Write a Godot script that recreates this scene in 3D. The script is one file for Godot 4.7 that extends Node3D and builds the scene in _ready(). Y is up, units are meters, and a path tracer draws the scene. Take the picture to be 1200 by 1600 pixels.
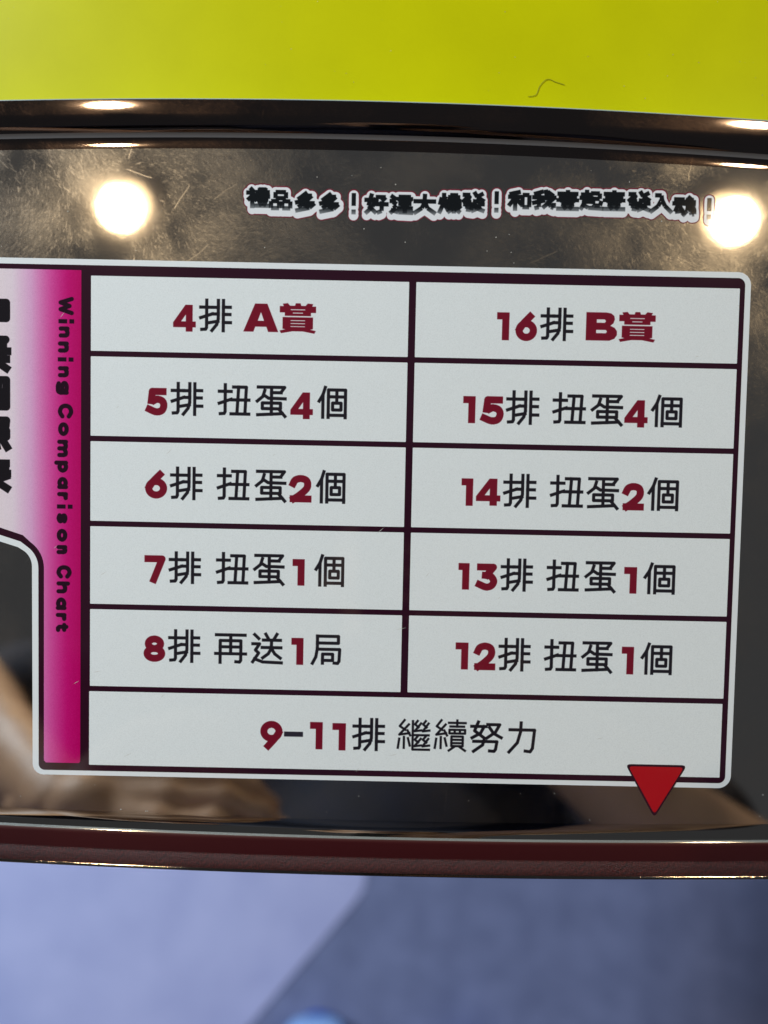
extends Node3D

# The printed panel is laid out in small units of a quarter of a millimetre, on axes that lie in the panel:
# x to the right, y up the slope, z out of its face. The origin is the middle of the printed table.
const K := 0.00025
const SLOPE := 62.0                       # degrees by which the panel's normal rises from the horizontal
const ORIGIN := Vector3(0, 1.03, 0)
const TEX := 2048
const TEX_X := -700.0
const TEX_Y := 680.0
const TEX_SPAN := 1300.0

var rng := RandomNumberGenerator.new()
var panel_basis: Basis
var glyphs := {}
var buf := PackedByteArray()
var bw := 0
var bh := 0

# ---------------------------------------------------------------- helpers: names, metas, meshes

func numbered(called: String) -> String:
	if not has_node(NodePath(called)):
		return called
	var n := 1
	while has_node(NodePath("%s_%03d" % [called, n])):
		n += 1
	return "%s_%03d" % [called, n]

func thing(called: String, label: String, category: String, at := Vector3.ZERO, group := "") -> Node3D:
	var o := Node3D.new()
	o.name = numbered(called)
	add_child(o, true)
	o.position = at
	o.set_meta("label", label)
	o.set_meta("category", category)
	if group != "":
		o.set_meta("group", group)
	return o

func part(called: String, m: Mesh, mat: Material, parent: Node) -> MeshInstance3D:
	var o := MeshInstance3D.new()
	var nm := called
	var n := 0
	while parent.has_node(NodePath(nm)):
		n += 1
		nm = "%s_%03d" % [called, n]
	o.name = nm
	o.mesh = m
	o.material_override = mat
	parent.add_child(o, true)
	return o

func mat(c: Color, rough := 0.5, metal := 0.0, spec := 0.5) -> StandardMaterial3D:
	var m := StandardMaterial3D.new()
	m.albedo_color = c
	m.roughness = rough
	m.metallic = metal
	m.metallic_specular = spec
	return m

func rgb8(r: int, g: int, b: int) -> Color:
	return Color(r / 255.0, g / 255.0, b / 255.0)

func noise_tex(freq: float, lo: Color, hi: Color, size := 512, octaves := 4, sd := 1) -> NoiseTexture2D:
	var n := FastNoiseLite.new()
	n.seed = sd
	n.frequency = freq
	n.fractal_octaves = octaves
	var t := NoiseTexture2D.new()
	t.noise = n
	t.width = size
	t.height = size
	t.seamless = true
	var g := Gradient.new()
	g.set_color(0, lo)
	g.set_color(1, hi)
	t.color_ramp = g
	return t

func noise_normal(freq: float, strength: float, size := 512, octaves := 4, sd := 1) -> NoiseTexture2D:
	var n := FastNoiseLite.new()
	n.seed = sd
	n.frequency = freq
	n.fractal_octaves = octaves
	var t := NoiseTexture2D.new()
	t.noise = n
	t.width = size
	t.height = size
	t.seamless = true
	t.as_normal_map = true
	t.bump_strength = strength
	return t

# a flat slab of any outline: its face at z1 with the print's texture coordinates, its sides down to z0
func prism(poly: PackedVector2Array, z0: float, z1: float) -> ArrayMesh:
	var st := SurfaceTool.new()
	st.begin(Mesh.PRIMITIVE_TRIANGLES)
	if Geometry2D.is_polygon_clockwise(poly):
		poly.reverse()
	var tri := Geometry2D.triangulate_polygon(poly)
	for i in range(0, tri.size(), 3):
		for j in [0, 2, 1]:
			var p: Vector2 = poly[tri[i + j]]
			st.set_normal(Vector3(0, 0, 1))
			st.set_uv(Vector2((p.x - TEX_X) / TEX_SPAN, (TEX_Y - p.y) / TEX_SPAN))
			st.add_vertex(Vector3(p.x, p.y, z1) * K)
	var n := poly.size()
	for i in n:
		var a := poly[i]
		var b := poly[(i + 1) % n]
		var nn := Vector3(b.y - a.y, a.x - b.x, 0).normalized()
		var q := [Vector3(a.x, a.y, z0), Vector3(b.x, b.y, z0), Vector3(b.x, b.y, z1), Vector3(a.x, a.y, z1)]
		for j in [0, 2, 1, 0, 3, 2]:
			var v: Vector3 = q[j]
			st.set_normal(nn)
			st.set_uv(Vector2((v.x - TEX_X) / TEX_SPAN, (TEX_Y - v.y) / TEX_SPAN))
			st.add_vertex(v * K)
	return st.commit()

func rounded(x0: float, y0: float, x1: float, y1: float, r: float) -> PackedVector2Array:
	var p := PackedVector2Array()
	var c := [Vector2(x1 - r, y1 - r), Vector2(x0 + r, y1 - r), Vector2(x0 + r, y0 + r), Vector2(x1 - r, y0 + r)]
	for q in 4:
		for i in 7:
			p.append(c[q] + Vector2.from_angle(PI / 2 * (q + i / 6.0)) * r)
	return p

# a tube along points, for hairs
func tube(pts: Array, r: float) -> ArrayMesh:
	var st := SurfaceTool.new()
	st.begin(Mesh.PRIMITIVE_TRIANGLES)
	st.set_smooth_group(0)
	var rings := []
	for i in pts.size():
		var t: Vector3 = (pts[mini(i + 1, pts.size() - 1)] - pts[maxi(i - 1, 0)]).normalized()
		var s := t.cross(Vector3(0, 0, 1)).normalized()
		var u := s.cross(t)
		var ring := []
		for k in 6:
			var a := TAU * k / 6.0
			ring.append(pts[i] + (s * cos(a) + u * sin(a)) * r)
		rings.append(ring)
	for i in rings.size() - 1:
		for k in 6:
			var a: Vector3 = rings[i][k]
			var b: Vector3 = rings[i][(k + 1) % 6]
			var c: Vector3 = rings[i + 1][(k + 1) % 6]
			var d: Vector3 = rings[i + 1][k]
			for v in [a, b, c, a, c, d]:
				st.add_vertex(v)
	st.generate_normals()
	return st.commit()

func smooth_line(p: PackedVector2Array, steps := 6) -> PackedVector2Array:
	var out := PackedVector2Array()
	for i in p.size() - 1:
		var a := p[maxi(i - 1, 0)]
		var d := p[mini(i + 2, p.size() - 1)]
		for s in steps:
			out.append(p[i].cubic_interpolate(p[i + 1], a, d, s / float(steps)))
	out.append(p[p.size() - 1])
	return out

# ---------------------------------------------------------------- helpers: the print

func parse(text: String) -> Array:
	var lines := []
	for piece in text.split(";"):
		var words := piece.strip_edges().split(" ", false)
		var soft := false
		var p := PackedVector2Array()
		if words[0] == "o":
			var c := Vector2(float(words[1]), float(words[2]))
			for i in 29:
				var a := TAU * i / 28.0
				p.append(c + Vector2(cos(a) * float(words[3]), sin(a) * float(words[4])))
			lines.append(p)
			continue
		for w in words:
			if w == "~":
				soft = true
				continue
			var xy := w.split(",")
			p.append(Vector2(float(xy[0]), float(xy[1])))
		lines.append(smooth_line(p) if soft else p)
	return lines

func dab(a: Vector2, b: Vector2, w: float, col: Color, cap_a: float, cap_b: float, strength := 1.0, fade_y := -1.0, fade_h := 1.0, hard := false) -> void:
	# one stroke with flat ends (cap > 0 makes it longer by that much), antialiased, in texture pixels
	var d := b - a
	var l := d.length()
	if l < 0.01:
		d = Vector2(1, 0)
		l = 0.0
	else:
		d /= l
	var h := w * 0.5
	var reach := h + maxf(cap_a, cap_b) + 1.5
	var x0 := maxi(int(minf(a.x, b.x) - reach), 0)
	var x1 := mini(int(maxf(a.x, b.x) + reach) + 1, bw - 1)
	var y0 := maxi(int(minf(a.y, b.y) - reach), 0)
	var y1 := mini(int(maxf(a.y, b.y) + reach) + 1, bh - 1)
	var cr := col.r * 255.0
	var cg := col.g * 255.0
	var cb := col.b * 255.0
	for y in range(y0, y1 + 1):
		for x in range(x0, x1 + 1):
			var px := x + 0.5 - a.x
			var py := y + 0.5 - a.y
			var across := absf(px * d.y - py * d.x)
			if across > h + 0.5:
				continue
			var along := px * d.x + py * d.y
			var cov := minf(h + 0.5 - across, 1.0) * clampf(along + cap_a + 0.5, 0.0, 1.0) * clampf(l + cap_b - along + 0.5, 0.0, 1.0) * strength
			if fade_y >= 0.0:
				cov *= 1.0 - clampf((y - fade_y) / fade_h, 0.0, 1.0) * 0.6
			if hard:
				cov = 1.0 if cov > 0.4 else 0.0
			if cov <= 0.0:
				continue
			var i := (y * bw + x) * 3
			buf[i] = int(lerpf(buf[i], cr, cov))
			buf[i + 1] = int(lerpf(buf[i + 1], cg, cov))
			buf[i + 2] = int(lerpf(buf[i + 2], cb, cov))

func blot(c: Vector2, r: float, col: Color) -> void:
	for y in range(maxi(int(c.y - r - 1), 0), mini(int(c.y + r + 2), bh)):
		for x in range(maxi(int(c.x - r - 1), 0), mini(int(c.x + r + 2), bw)):
			var cov := clampf(r + 0.5 - Vector2(x + 0.5 - c.x, y + 0.5 - c.y).length(), 0.0, 1.0)
			if cov > 0.0:
				var i := (y * bw + x) * 3
				buf[i] = int(lerpf(buf[i], col.r * 255.0, cov))
				buf[i + 1] = int(lerpf(buf[i + 1], col.g * 255.0, cov))
				buf[i + 2] = int(lerpf(buf[i + 2], col.b * 255.0, cov))

# draws a glyph into the box whose middle is c and whose half axes are the vectors hx, hy; width in texture pixels
func draw_glyph(g: String, c: Vector2, hx: Vector2, hy: Vector2, w: float, col: Color, grow := 0.0, round_ends := false, fade := false) -> void:
	if not glyphs.has(g):
		return
	var lx := maxf(hx.length() - w * 0.5, 0.0)
	var ly := maxf(hy.length() - w * 0.5, 0.0)
	var ux := hx.normalized() * lx
	var uy := hy.normalized() * ly
	for line in glyphs[g]:
		var p: PackedVector2Array = line
		var q := PackedVector2Array()
		for v in p:
			q.append(c + ux * (v.x / 50.0 - 1.0) + uy * (v.y / 50.0 - 1.0))
		var n := q.size()
		var closed := p[0].distance_to(p[n - 1]) < 0.5
		var ww := w + grow * 2.0
		for i in n - 1:
			var first := i == 0 and not closed
			var last := i == n - 2 and not closed
			dab(q[i], q[i + 1], ww, col, ww * 0.5 if first and not round_ends else 0.0, ww * 0.5 if last and not round_ends else 0.0, 1.0, c.y + hy.length() * 0.35 if fade else -1.0, hy.length() * 0.7)
			if (i > 0 or closed or round_ends) and ww > 4.0 and not fade:
				blot(q[i], ww * 0.5, col)
		if round_ends:
			blot(q[n - 1], ww * 0.5, col)

# solid letters: outlines and holes, filled by the even-odd rule with four samples across and down each pixel
const SOLID := {
	"A": "0,100 33,0 68,0 100,100 71,100 66,82 34,82 29,100; 50,30 41,61 59,61",
	"B": "0,0 64,0 80,3 90,12 92,24 88,38 78,47 92,54 100,66 100,80 92,93 76,100 0,100; 34,25 60,25 64,31 60,37 34,37; 33,62 64,62 68,68 64,74 33,74",
	"4": "54,0 86,0 86,62 100,62 100,84 86,84 86,100 56,100 56,84 0,84 0,66; 56,36 35,62 56,62",
	"賞": "8,2 22,0 28,8 42,8 44,0 57,0 59,8 71,8 77,0 92,2 89,10 100,10 100,31 86,31 86,42 14,42 14,31 0,31 0,10 11,10; 30,20 70,20 70,22.6 30,22.6; 36,31 64,31 64,33.6 36,33.6; 8,46 92,46 92,85 84,87 100,91 96,100 64,93 36,93 4,100 0,91 16,87 8,85; 30,56 70,56 70,58.6 30,58.6; 30,66 70,66 70,68.6 30,68.6; 30,76 70,76 70,78.6 30,78.6",
}

func draw_solid(g: String, c: Vector2, hx: float, hy: float, col: Color) -> void:
	var polys := parse(SOLID[g])
	var y0 := int(c.y - hy) - 1
	var x0 := int(c.x - hx) - 1
	var w := int(hx * 2.0) + 4
	for y in range(y0, int(c.y + hy) + 2):
		var cover := PackedFloat32Array()
		cover.resize(w)
		for sub in 4:
			var fy := ((y + (sub + 0.5) / 4.0) - c.y) / hy * 50.0 + 50.0
			var cuts := []
			for p in polys:
				for i in p.size():
					var a: Vector2 = p[i]
					var b: Vector2 = p[(i + 1) % p.size()]
					if (a.y <= fy) != (b.y <= fy):
						cuts.append(c.x + (lerpf(a.x, b.x, (fy - a.y) / (b.y - a.y)) / 50.0 - 1.0) * hx)
			cuts.sort()
			for k in range(0, cuts.size() - 1, 2):
				for x in range(maxi(int(cuts[k]) - x0, 0), mini(int(cuts[k + 1]) - x0 + 1, w)):
					cover[x] += clampf(minf(cuts[k + 1], x + x0 + 1.0) - maxf(cuts[k], x + x0), 0.0, 1.0) * 0.25
		for x in w:
			if cover[x] > 0.0:
				var i := (y * bw + x + x0) * 3
				buf[i] = int(lerpf(buf[i], col.r * 255.0, minf(cover[x], 1.0)))
				buf[i + 1] = int(lerpf(buf[i + 1], col.g * 255.0, minf(cover[x], 1.0)))
				buf[i + 2] = int(lerpf(buf[i + 2], col.b * 255.0, minf(cover[x], 1.0)))

func to_tex(x: float, y: float) -> Vector2:
	return Vector2((x - TEX_X) / TEX_SPAN, (TEX_Y - y) / TEX_SPAN) * TEX

func print_row(text: String, bold: float, thin: float) -> void:
	var s := TEX / TEX_SPAN
	for item in text.split(";"):
		var w := item.strip_edges().split(" ", false)
		var g := w[0]
		var c := to_tex(float(w[1]), float(w[2]))
		var hx := Vector2(float(w[3]) * 0.5 * s, 0)
		var hy := Vector2(0, float(w[4]) * 0.5 * s)
		if SOLID.has(g):
			draw_solid(g, c, hx.x, hy.y, rgb8(114, 18, 38))
		elif "0123456789".contains(g):
			draw_glyph(g, c, hx, hy, bold * s, rgb8(114, 18, 38))
		elif g == "-":
			draw_glyph(g, c, hx, hy, 8.0 * s, rgb8(44, 40, 50))
		else:
			draw_glyph(g, c, hx, hy, thin * s * (0.74 if g == "繼" or g == "續" else 1.0), rgb8(30, 27, 33))

func set_glyphs() -> void:
	var raw := {
		"排": "20,0 20,90 17,96 4,97; 0,23 39,23; 0,58 39,45; 59,0 59,62 54,80 38,100; 40,23 59,23; 40,45 59,45; 30,74 58,69; 76,0 76,100; 76,22 99,22; 76,46 98,46; 76,73 100,73",
		"扭": "20,0 20,90 17,96 4,97; 0,22 40,22; 0,62 40,48; 48,7 91,7 87,96; 65,7 60,96; 42,50 100,50; 40,97 100,97",
		"蛋": "3,3 96,3 84,19; 50,4 50,40; 50,21 84,21; 26,14 20,34 0,50; 22,29 40,40 98,41; 18,56 82,56 82,75 18,75 18,56; 50,42 50,93; 2,96 88,91; 80,80 98,100",
		"個": "22,0 14,24 0,46; 14,26 14,100; 34,100 34,8 97,8 97,100; 34,93 97,93; 43,31 88,31; 65,17 65,50; 50,52 81,52 81,75 50,75 50,52",
		"再": "2,3 98,3; 15,100 15,23 84,23 84,92 80,98 68,97; 50,3 50,68; 15,45 84,45; 0,69 100,69",
		"送": "8,4 22,17; 2,35 25,35 11,56 22,66 2,96; 8,86 36,96 100,98; 46,2 55,17; 84,2 75,17; 38,22 96,22; 34,47 98,47; 66,22 65,50 55,68 36,82; 66,50 77,68 96,82",
		"局": "17,3 92,3 92,27 17,27; 17,3 17,45 12,76 0,99; 17,49 97,49 95,90 90,98 78,97; 36,98 36,66 72,66 72,88 36,88",
		"繼": "20,0 5,20 23,32; 34,14 4,48 36,43; 30,34 39,50; 4,62 0,92; 19,56 19,92; 32,60 38,84; 47,3 47,97 100,97; 50,49 98,49; 62,2 54,13 65,23; 73,10 53,36 74,33; 88,2 80,13 91,23; 97,10 79,36 100,33; 62,54 54,64 65,73; 73,61 53,86 74,83; 88,54 80,64 91,73; 97,61 79,86 100,83",
		"續": "20,0 5,20 23,32; 34,14 4,48 36,43; 30,34 39,50; 4,62 0,92; 19,56 19,92; 32,60 38,84; 45,8 99,8; 72,0 72,20; 50,20 94,20; 47,31 98,31 98,43 47,43 47,31; 64,31 64,43; 81,31 81,43; 54,53 91,53 91,85 54,85 54,53; 54,64 91,64; 54,75 91,75; 64,87 46,100; 80,87 99,100",
		"努": "22,0 10,30 40,52; 42,15 30,38 2,54; 0,15 48,15; 54,8 94,8 80,34 52,54; 60,18 74,38 100,52; 8,66 86,66 82,92 77,99 62,98; 44,55 38,78 8,100",
		"力": "4,24 94,24 88,86 80,98 62,96; 44,0 43,30 32,68 2,100",
		"禮": "18,0 26,10; 2,20 36,20 6,56; 22,40 22,100; 28,48 38,60; 48,4 98,4 98,30 48,30 48,4; 64,0 64,30; 81,0 81,30; 48,17 98,17; 44,42 100,42; 54,53 92,53 92,67 54,67 54,53; 58,74 64,88; 88,74 82,88; 42,97 100,97",
		"品": "24,2 76,2 76,38 24,38 24,2; 2,56 42,56 42,98 2,98 2,56; 58,56 98,56 98,98 58,98 58,56",
		"多": "50,0 20,28; 44,12 82,12 60,36 8,52; 40,24 54,34; 58,44 22,74; 52,56 96,56 70,84 10,100; 46,68 60,78",
		"！": "50,0 50,50; 50,98 50,101",
		"好": "24,0 10,60 42,96; 42,24 30,66 2,98; 0,26 50,26; 56,8 96,8 76,32 76,90 62,97; 52,50 100,50",
		"運": "6,4 18,14; 2,30 24,30 12,54 24,70 2,94; 8,86 36,96 100,98; 36,14 36,4 98,4 98,14; 42,18 94,18; 46,28 90,28 90,58 46,58 46,28; 46,43 90,43; 38,72 98,72; 68,10 68,88",
		"大": "4,32 96,32; 50,0 48,40 36,72 4,98; 50,34 64,72 96,98",
		"爆": "8,26 4,46; 38,24 32,44; 22,0 22,44 2,98; 22,48 40,84; 52,0 92,0 92,24 52,24 52,0; 52,12 92,12; 46,34 98,34; 44,50 100,50; 62,26 62,50; 82,26 82,50; 58,54 44,70; 86,54 100,70; 72,56 72,96; 50,74 60,80; 94,74 84,80; 48,96 60,86; 96,96 84,86",
		"發": "8,8 36,8 4,44; 20,20 30,26; 60,0 70,20 98,40; 92,4 74,16; 10,50 42,50 42,64 12,64 10,78 44,78 40,98 26,96; 60,46 58,62 50,66; 60,46 84,46 84,62 98,62; 54,74 90,74 76,86 50,100; 60,76 72,88 98,100",
		"和": "42,2 6,12; 0,30 52,30; 26,8 26,100; 24,34 0,74; 28,36 50,66; 62,18 96,18 96,90 62,90 62,18",
		"我": "36,2 8,12; 0,34 100,34; 24,10 24,92 12,96; 0,66 44,54; 58,0 66,50 84,90 98,96 98,78; 90,46 50,88; 74,6 88,18",
		"壹": "8,10 92,10; 50,0 50,24; 18,24 82,24; 4,46 4,36 96,36 96,46; 22,50 78,50; 28,62 72,62 72,78 28,78 28,62; 30,82 36,92; 70,82 64,92; 4,99 96,99",
		"起": "8,16 46,16; 28,0 28,58; 2,36 50,36; 28,58 48,58; 14,54 12,76 2,96; 10,78 36,94 100,98; 58,8 92,8 92,40 60,40; 60,40 60,72 66,80 94,80 98,64",
		"入": "30,4 52,4 54,30 70,66 98,98; 52,30 36,68 4,98",
		"魂": "8,10 40,10; 0,34 48,34; 20,36 4,84 40,78; 32,60 46,92; 74,0 66,12; 56,12 96,12 96,48 56,48 56,12; 56,30 96,30; 76,12 76,48; 68,50 64,76 48,98; 82,50 82,84 88,98 100,96 100,82; 92,58 86,72 98,72",
		"中": "4,18 96,18 96,72 4,72 4,18; 50,0 50,100; 4,45 96,45",
		"獎": "8,0 8,26 24,26; 30,0 30,56; 4,42 30,42 10,60; 58,0 44,16; 54,6 94,6 76,26 46,38; 44,44 100,44; 86,32 86,58; 60,48 66,56; 4,70 96,70; 50,60 46,80 6,100; 54,72 96,100; 74,58 84,66",
		"圖": "4,2 98,2 98,98 4,98 4,2; 30,16 72,16 72,34 30,34 30,16; 12,46 88,46; 22,58 78,58 78,84 22,84 22,58; 42,66 58,66 58,76 42,76 42,66",
		"照": "2,4 40,4 40,60 2,60 2,4; 2,32 40,32; 52,4 98,4 96,24 84,28; 72,6 50,30; 56,40 98,40 98,62 56,62 56,40; 10,76 2,98; 36,76 38,96; 62,76 66,96; 86,74 100,98",
		"表": "8,10 96,10; 50,0 50,46; 16,28 94,28; 2,46 100,46; 44,48 4,76; 30,62 30,98 50,88; 96,56 66,68; 50,48 66,76 98,98",
		"0": "o 50 50 50 50", "-": "0,50 100,50",
		"1": "100,0 100,100; 0,-2 100,-2", "2": "~ 2,24 16,6 50,-2 86,6 97,28 86,52 40,84; 40,84 8,100; 4,100 100,100",
		"3": "6,0 94,0 52,40; ~ 40,42 76,46 98,70 82,94 46,101 0,88",
		"5": "92,0 20,0 13,46; ~ 34,44 52,38 86,46 98,68 84,94 46,101 0,88", "6": "~ 74,0 30,34 6,60; o 50 67 48 33", "7": "0,0 100,0 42,102",
		"8": "o 50 24 42 25; o 50 75 50 26", "9": "o 50 33 48 33; ~ 95,40 72,66 30,102",
		"W": "0,0 26,104 50,20 74,104 100,0", "i": "50,62 50,104; 50,-4 50,2", "n": "4,0 4,104; ~ 4,34 40,4 84,6 96,40; 96,40 96,104",
		"g": "o 46 36 46 36; 96,0 96,96; ~ 96,90 84,130 40,138 4,124", "C": "~ 100,20 60,-2 16,12 0,50 16,88 60,102 100,80", "o": "o 50 50 50 50",
		"m": "0,0 0,104; ~ 0,34 24,4 44,10 50,40; 50,40 50,104; ~ 50,34 76,4 94,10 100,40; 100,40 100,104", "p": "4,0 4,150; o 54 50 46 50",
		"a": "o 46 52 46 48; 98,0 98,104", "r": "6,0 6,104; ~ 6,50 40,8 100,4", "s": "~ 94,14 50,-2 8,14 20,42 78,56 92,82 50,102 4,88",
		"h": "4,-44 4,104; ~ 4,34 40,4 84,6 96,40; 96,40 96,104", "t": "36,-30 36,80 60,102 96,100; 0,4 92,4",
	}
	for k in raw:
		glyphs[k] = parse(raw[k])

func latin(text: String) -> void:
	# the English title runs down the strip: its letters stand with their feet to the left
	var s := TEX / TEX_SPAN
	for item in text.split(";"):
		var w := item.strip_edges().split(" ", false)
		var tall := w[0] == "W" or w[0] == "C"
		var high := 23.0 if tall else 16.5
		if w[0] == "i":
			high = 23.0
		var c := to_tex(float(w[1]) + 1.0 + high * 0.5, (float(w[2]) + float(w[3])) * 0.5)
		var half := (float(w[2]) - float(w[3])) * 0.5
		draw_glyph(w[0], c, Vector2(0, maxf(half, 3.0)) * s, Vector2(-high * 0.5, 0) * s, 6.5 * s, rgb8(34, 8, 26), 0.0, w[0] != "i")

func make_print() -> ImageTexture:
	var im := Image.create(TEX, TEX, false, Image.FORMAT_RGB8)
	var white := rgb8(224, 229, 228)
	im.fill(white)
	# the ink of the title strip runs from a warm white through pink to magenta
	var g := Gradient.new()
	g.offsets = PackedFloat32Array([0.0, 0.32, 0.5, 0.68, 0.85, 1.0])
	g.colors = PackedColorArray([rgb8(226, 216, 212), rgb8(222, 205, 214), rgb8(214, 160, 198), rgb8(206, 78, 152), rgb8(190, 14, 108), rgb8(176, 0, 88)])
	var s := TEX / TEX_SPAN
	for x in int(192 * s):
		im.fill_rect(Rect2i(x, 0, 1, TEX), g.sample(clampf((x / s - 30.0) / 162.0, 0.0, 1.0)))
	# unevenness of the ink
	var tile := Image.create(512, 512, false, Image.FORMAT_RGBA8)
	for y in 512:
		for x in 512:
			var v := rng.randf()
			var k := 1.0 if v > 0.5 else 0.0
			tile.set_pixel(x, y, Color(k, k, k, absf(v - 0.5) * 0.12))
	im.convert(Image.FORMAT_RGBA8)
	for y in 4:
		for x in 4:
			im.blend_rect(tile, Rect2i(0, 0, 512, 512), Vector2i(x * 512, y * 512))
	im.convert(Image.FORMAT_RGB8)
	buf = im.get_data()
	bw = TEX
	bh = TEX
	for row in [
		"4 -352 318 35 41; 排 -304 323 51 51; A -234 321 54 43; 賞 -177 321 56 46",
		"5 -394 189 34 42; 排 -347 194 51 52; 扭 -274 194 51 51; 蛋 -216 193 49 51; 4 -169 187 35 41; 個 -121 193 47 51",
		"6 -394 60 35 43; 排 -347 63 51 52; 扭 -274 63 51 52; 蛋 -215 62 50 52; 2 -169 58 35 42; 個 -121 62 47 52",
		"7 -395 -72 33 43; 排 -348 -69 51 51; 扭 -274 -69 51 52; 蛋 -216 -69 50 51; 1 -170 -73 19 41; 個 -121 -69 48 51",
		"8 -395 -198 34 41; 排 -348 -193 51 53; 再 -275 -195 52 50; 送 -218 -194 51 52; 1 -170 -198 19 42; 局 -124 -194 49 50",
		"1 140 315 19 42; 6 176 315 34 43; 排 223 320 51 51; B 292 318 48 43; 賞 347 318 56 46",
		"1 91 186 19 41; 5 127 186 36 43; 排 174 191 52 53; 扭 246 191 52 50; 蛋 305 190 51 50; 4 350 185 36 42; 個 398 190 50 50",
		"1 91 58 18 42; 4 124 59 38 42; 排 173 62 52 53; 扭 246 62 52 52; 蛋 303 61 51 52; 2 350 56 34 42; 個 397 61 50 52",
		"1 89 -74 17 41; 3 125 -74 34 42; 排 172 -70 51 52; 扭 244 -70 51 51; 蛋 303 -70 50 51; 1 350 -75 20 41; 個 396 -71 51 50",
		"1 89 -200 20 42; 2 125 -200 34 43; 排 172 -196 51 53; 扭 244 -196 51 52; 蛋 302 -197 50 52; 1 350 -202 19 43; 個 396 -198 51 51",
		"9 -209 -332 36 45; - -174 -330 30 9; 1 -138 -332 20 43; 1 -102 -333 21 43; 排 -55 -328 52 53; 繼 16 -328 53 52; 續 74 -327 52 52; 努 131 -328 52 52; 力 188 -328 48 52",
	]:
		print_row(row, 10.9, 5.0)
	# the Chinese title, of which the photograph shows the right-hand edge
	for item in "中 -649 322 59 56; 獎 -649 259 59 59; 圖 -650 197 59 55; 照 -650 135 59 56; 表 -650 71 60 56".split(";"):
		var w := item.strip_edges().split(" ", false)
		draw_glyph(w[0], to_tex(float(w[1]), float(w[2])), Vector2(float(w[3]) * 0.5 * s, 0), Vector2(0, float(w[4]) * 0.5 * s), 12.0 * s, rgb8(24, 20, 24))
	latin("W -547 347 319; i -547 313 306; n -547 302 284; n -548 279 261; i -548 255 247; n -548 241 223; g -548 218 196; C -548 183 160; o -548 154 133; m -549 127 100; p -549 95 76; a -549 69 50; r -549 46 33; i -549 27 19; s -550 13 -4; o -550 -12 -32; n -550 -37 -52; C -550 -69 -90; h -550 -94 -114; a -551 -120 -140; r -551 -144 -157; t -551 -160 -175")
	# the slogan: a maroon rim, a white edge thicker below, black letters that pale towards their feet
	for pass_ in 3:
		for item in SLOGAN.split(";"):
			var w := item.strip_edges().split(" ", false)
			var c := to_tex(float(w[1]), float(w[2]))
			var hx := Vector2(float(w[3]) * 0.52 * s, 0)
			var hy := Vector2(0, float(w[4]) * 0.5 * s)
			if pass_ == 0:
				draw_glyph(w[0], c, hx, hy, 5.6 * s, rgb8(104, 26, 40), 6.8 * s, true)
				draw_glyph(w[0], c + Vector2(0, 5.0 * s), hx, hy, 5.6 * s, rgb8(104, 26, 40), 6.4 * s, true)
			elif pass_ == 1:
				draw_glyph(w[0], c, hx, hy, 5.6 * s, rgb8(222, 224, 226), 4.7 * s, true)
				draw_glyph(w[0], c + Vector2(0, 5.0 * s), hx, hy, 5.6 * s, rgb8(222, 224, 226), 4.7 * s, true)
			else:
				draw_glyph(w[0], c, hx, hy, 5.6 * s, rgb8(16, 20, 23), 0.5 * s, false, true)
	return ImageTexture.create_from_image(Image.create_from_data(TEX, TEX, false, Image.FORMAT_RGB8, buf))

const SLOGAN := "禮 -241 503 35 31; 品 -206 500 35 31; 多 -168 498 35 31; 多 -131 497 35 31; ！ -94 497 14 31; 好 -59 497 35 31; 運 -21 497 35 31; 大 15 498 35 31; 爆 53 500 35 31; 發 89 503 35 31; ！ 125 504 14 31; 和 161 507 35 31; 我 198 508 35 31; 壹 234 508 35 31; 起 270 509 35 31; 壹 305 509 35 31; 發 343 509 35 31; 入 377 507 35 31; 魂 413 503 35 31; ！ 451 500 14 31"

# a film of fine wiping scratches and smears on the polished panel, as the film's density
func make_smears() -> ImageTexture:
	var w := 1472
	var h := 1040
	var n := FastNoiseLite.new()
	n.seed = 11
	n.frequency = 0.006
	n.fractal_octaves = 4
	var turn := FastNoiseLite.new()
	turn.seed = 5
	turn.frequency = 0.004
	buf = PackedByteArray()
	buf.resize(w * h * 3)
	bw = w
	bh = h
	for y in h:
		for x in w:
			var v := int(clampf(44.0 + 130.0 * n.get_noise_2d(x, y) + rng.randf_range(-20, 20), 6.0, 255.0))
			var i := (y * w + x) * 3
			buf[i] = v
			buf[i + 1] = v
			buf[i + 2] = v
	for i in 72000:
		var p := Vector2(rng.randf() * w, rng.randf() * h * (0.36 if i < 60000 else 1.0))
		var dense := n.get_noise_2d(p.x, p.y) * 1.6 + 0.5
		if rng.randf() > dense:
			continue
		var a := 0.9 + turn.get_noise_2d(p.x, p.y) * 2.4 + rng.randfn(0.0, 0.35)
		var l := 3.0 + 8.0 * rng.randf() * rng.randf()
		var v := 1.0 if rng.randf() > 0.4 else 0.0
		dab(p, p + Vector2.from_angle(a) * l, rng.randf_range(0.7, 1.3), Color(v, v, v), 0, 0, rng.randf_range(0.1, 0.38))
	for i in 46:
		var p := Vector2(rng.randf() * w, rng.randf() * h)
		var a := rng.randf() * TAU
		for k in 6:
			var q := p + Vector2.from_angle(a) * rng.randf_range(4, 8)
			dab(p, q, 1.0, Color(1, 1, 1), 0, 0, 0.8)
			a += rng.randfn(0.0, 0.1)
			p = q
	var out := PackedByteArray()
	out.resize(w * h * 4)
	out.fill(255)
	for i in w * h:
		out[i * 4 + 3] = buf[i * 3]
	return ImageTexture.create_from_image(Image.create_from_data(w, h, false, Image.FORMAT_RGBA8, out))

# ---------------------------------------------------------------- helpers: bodies

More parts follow.
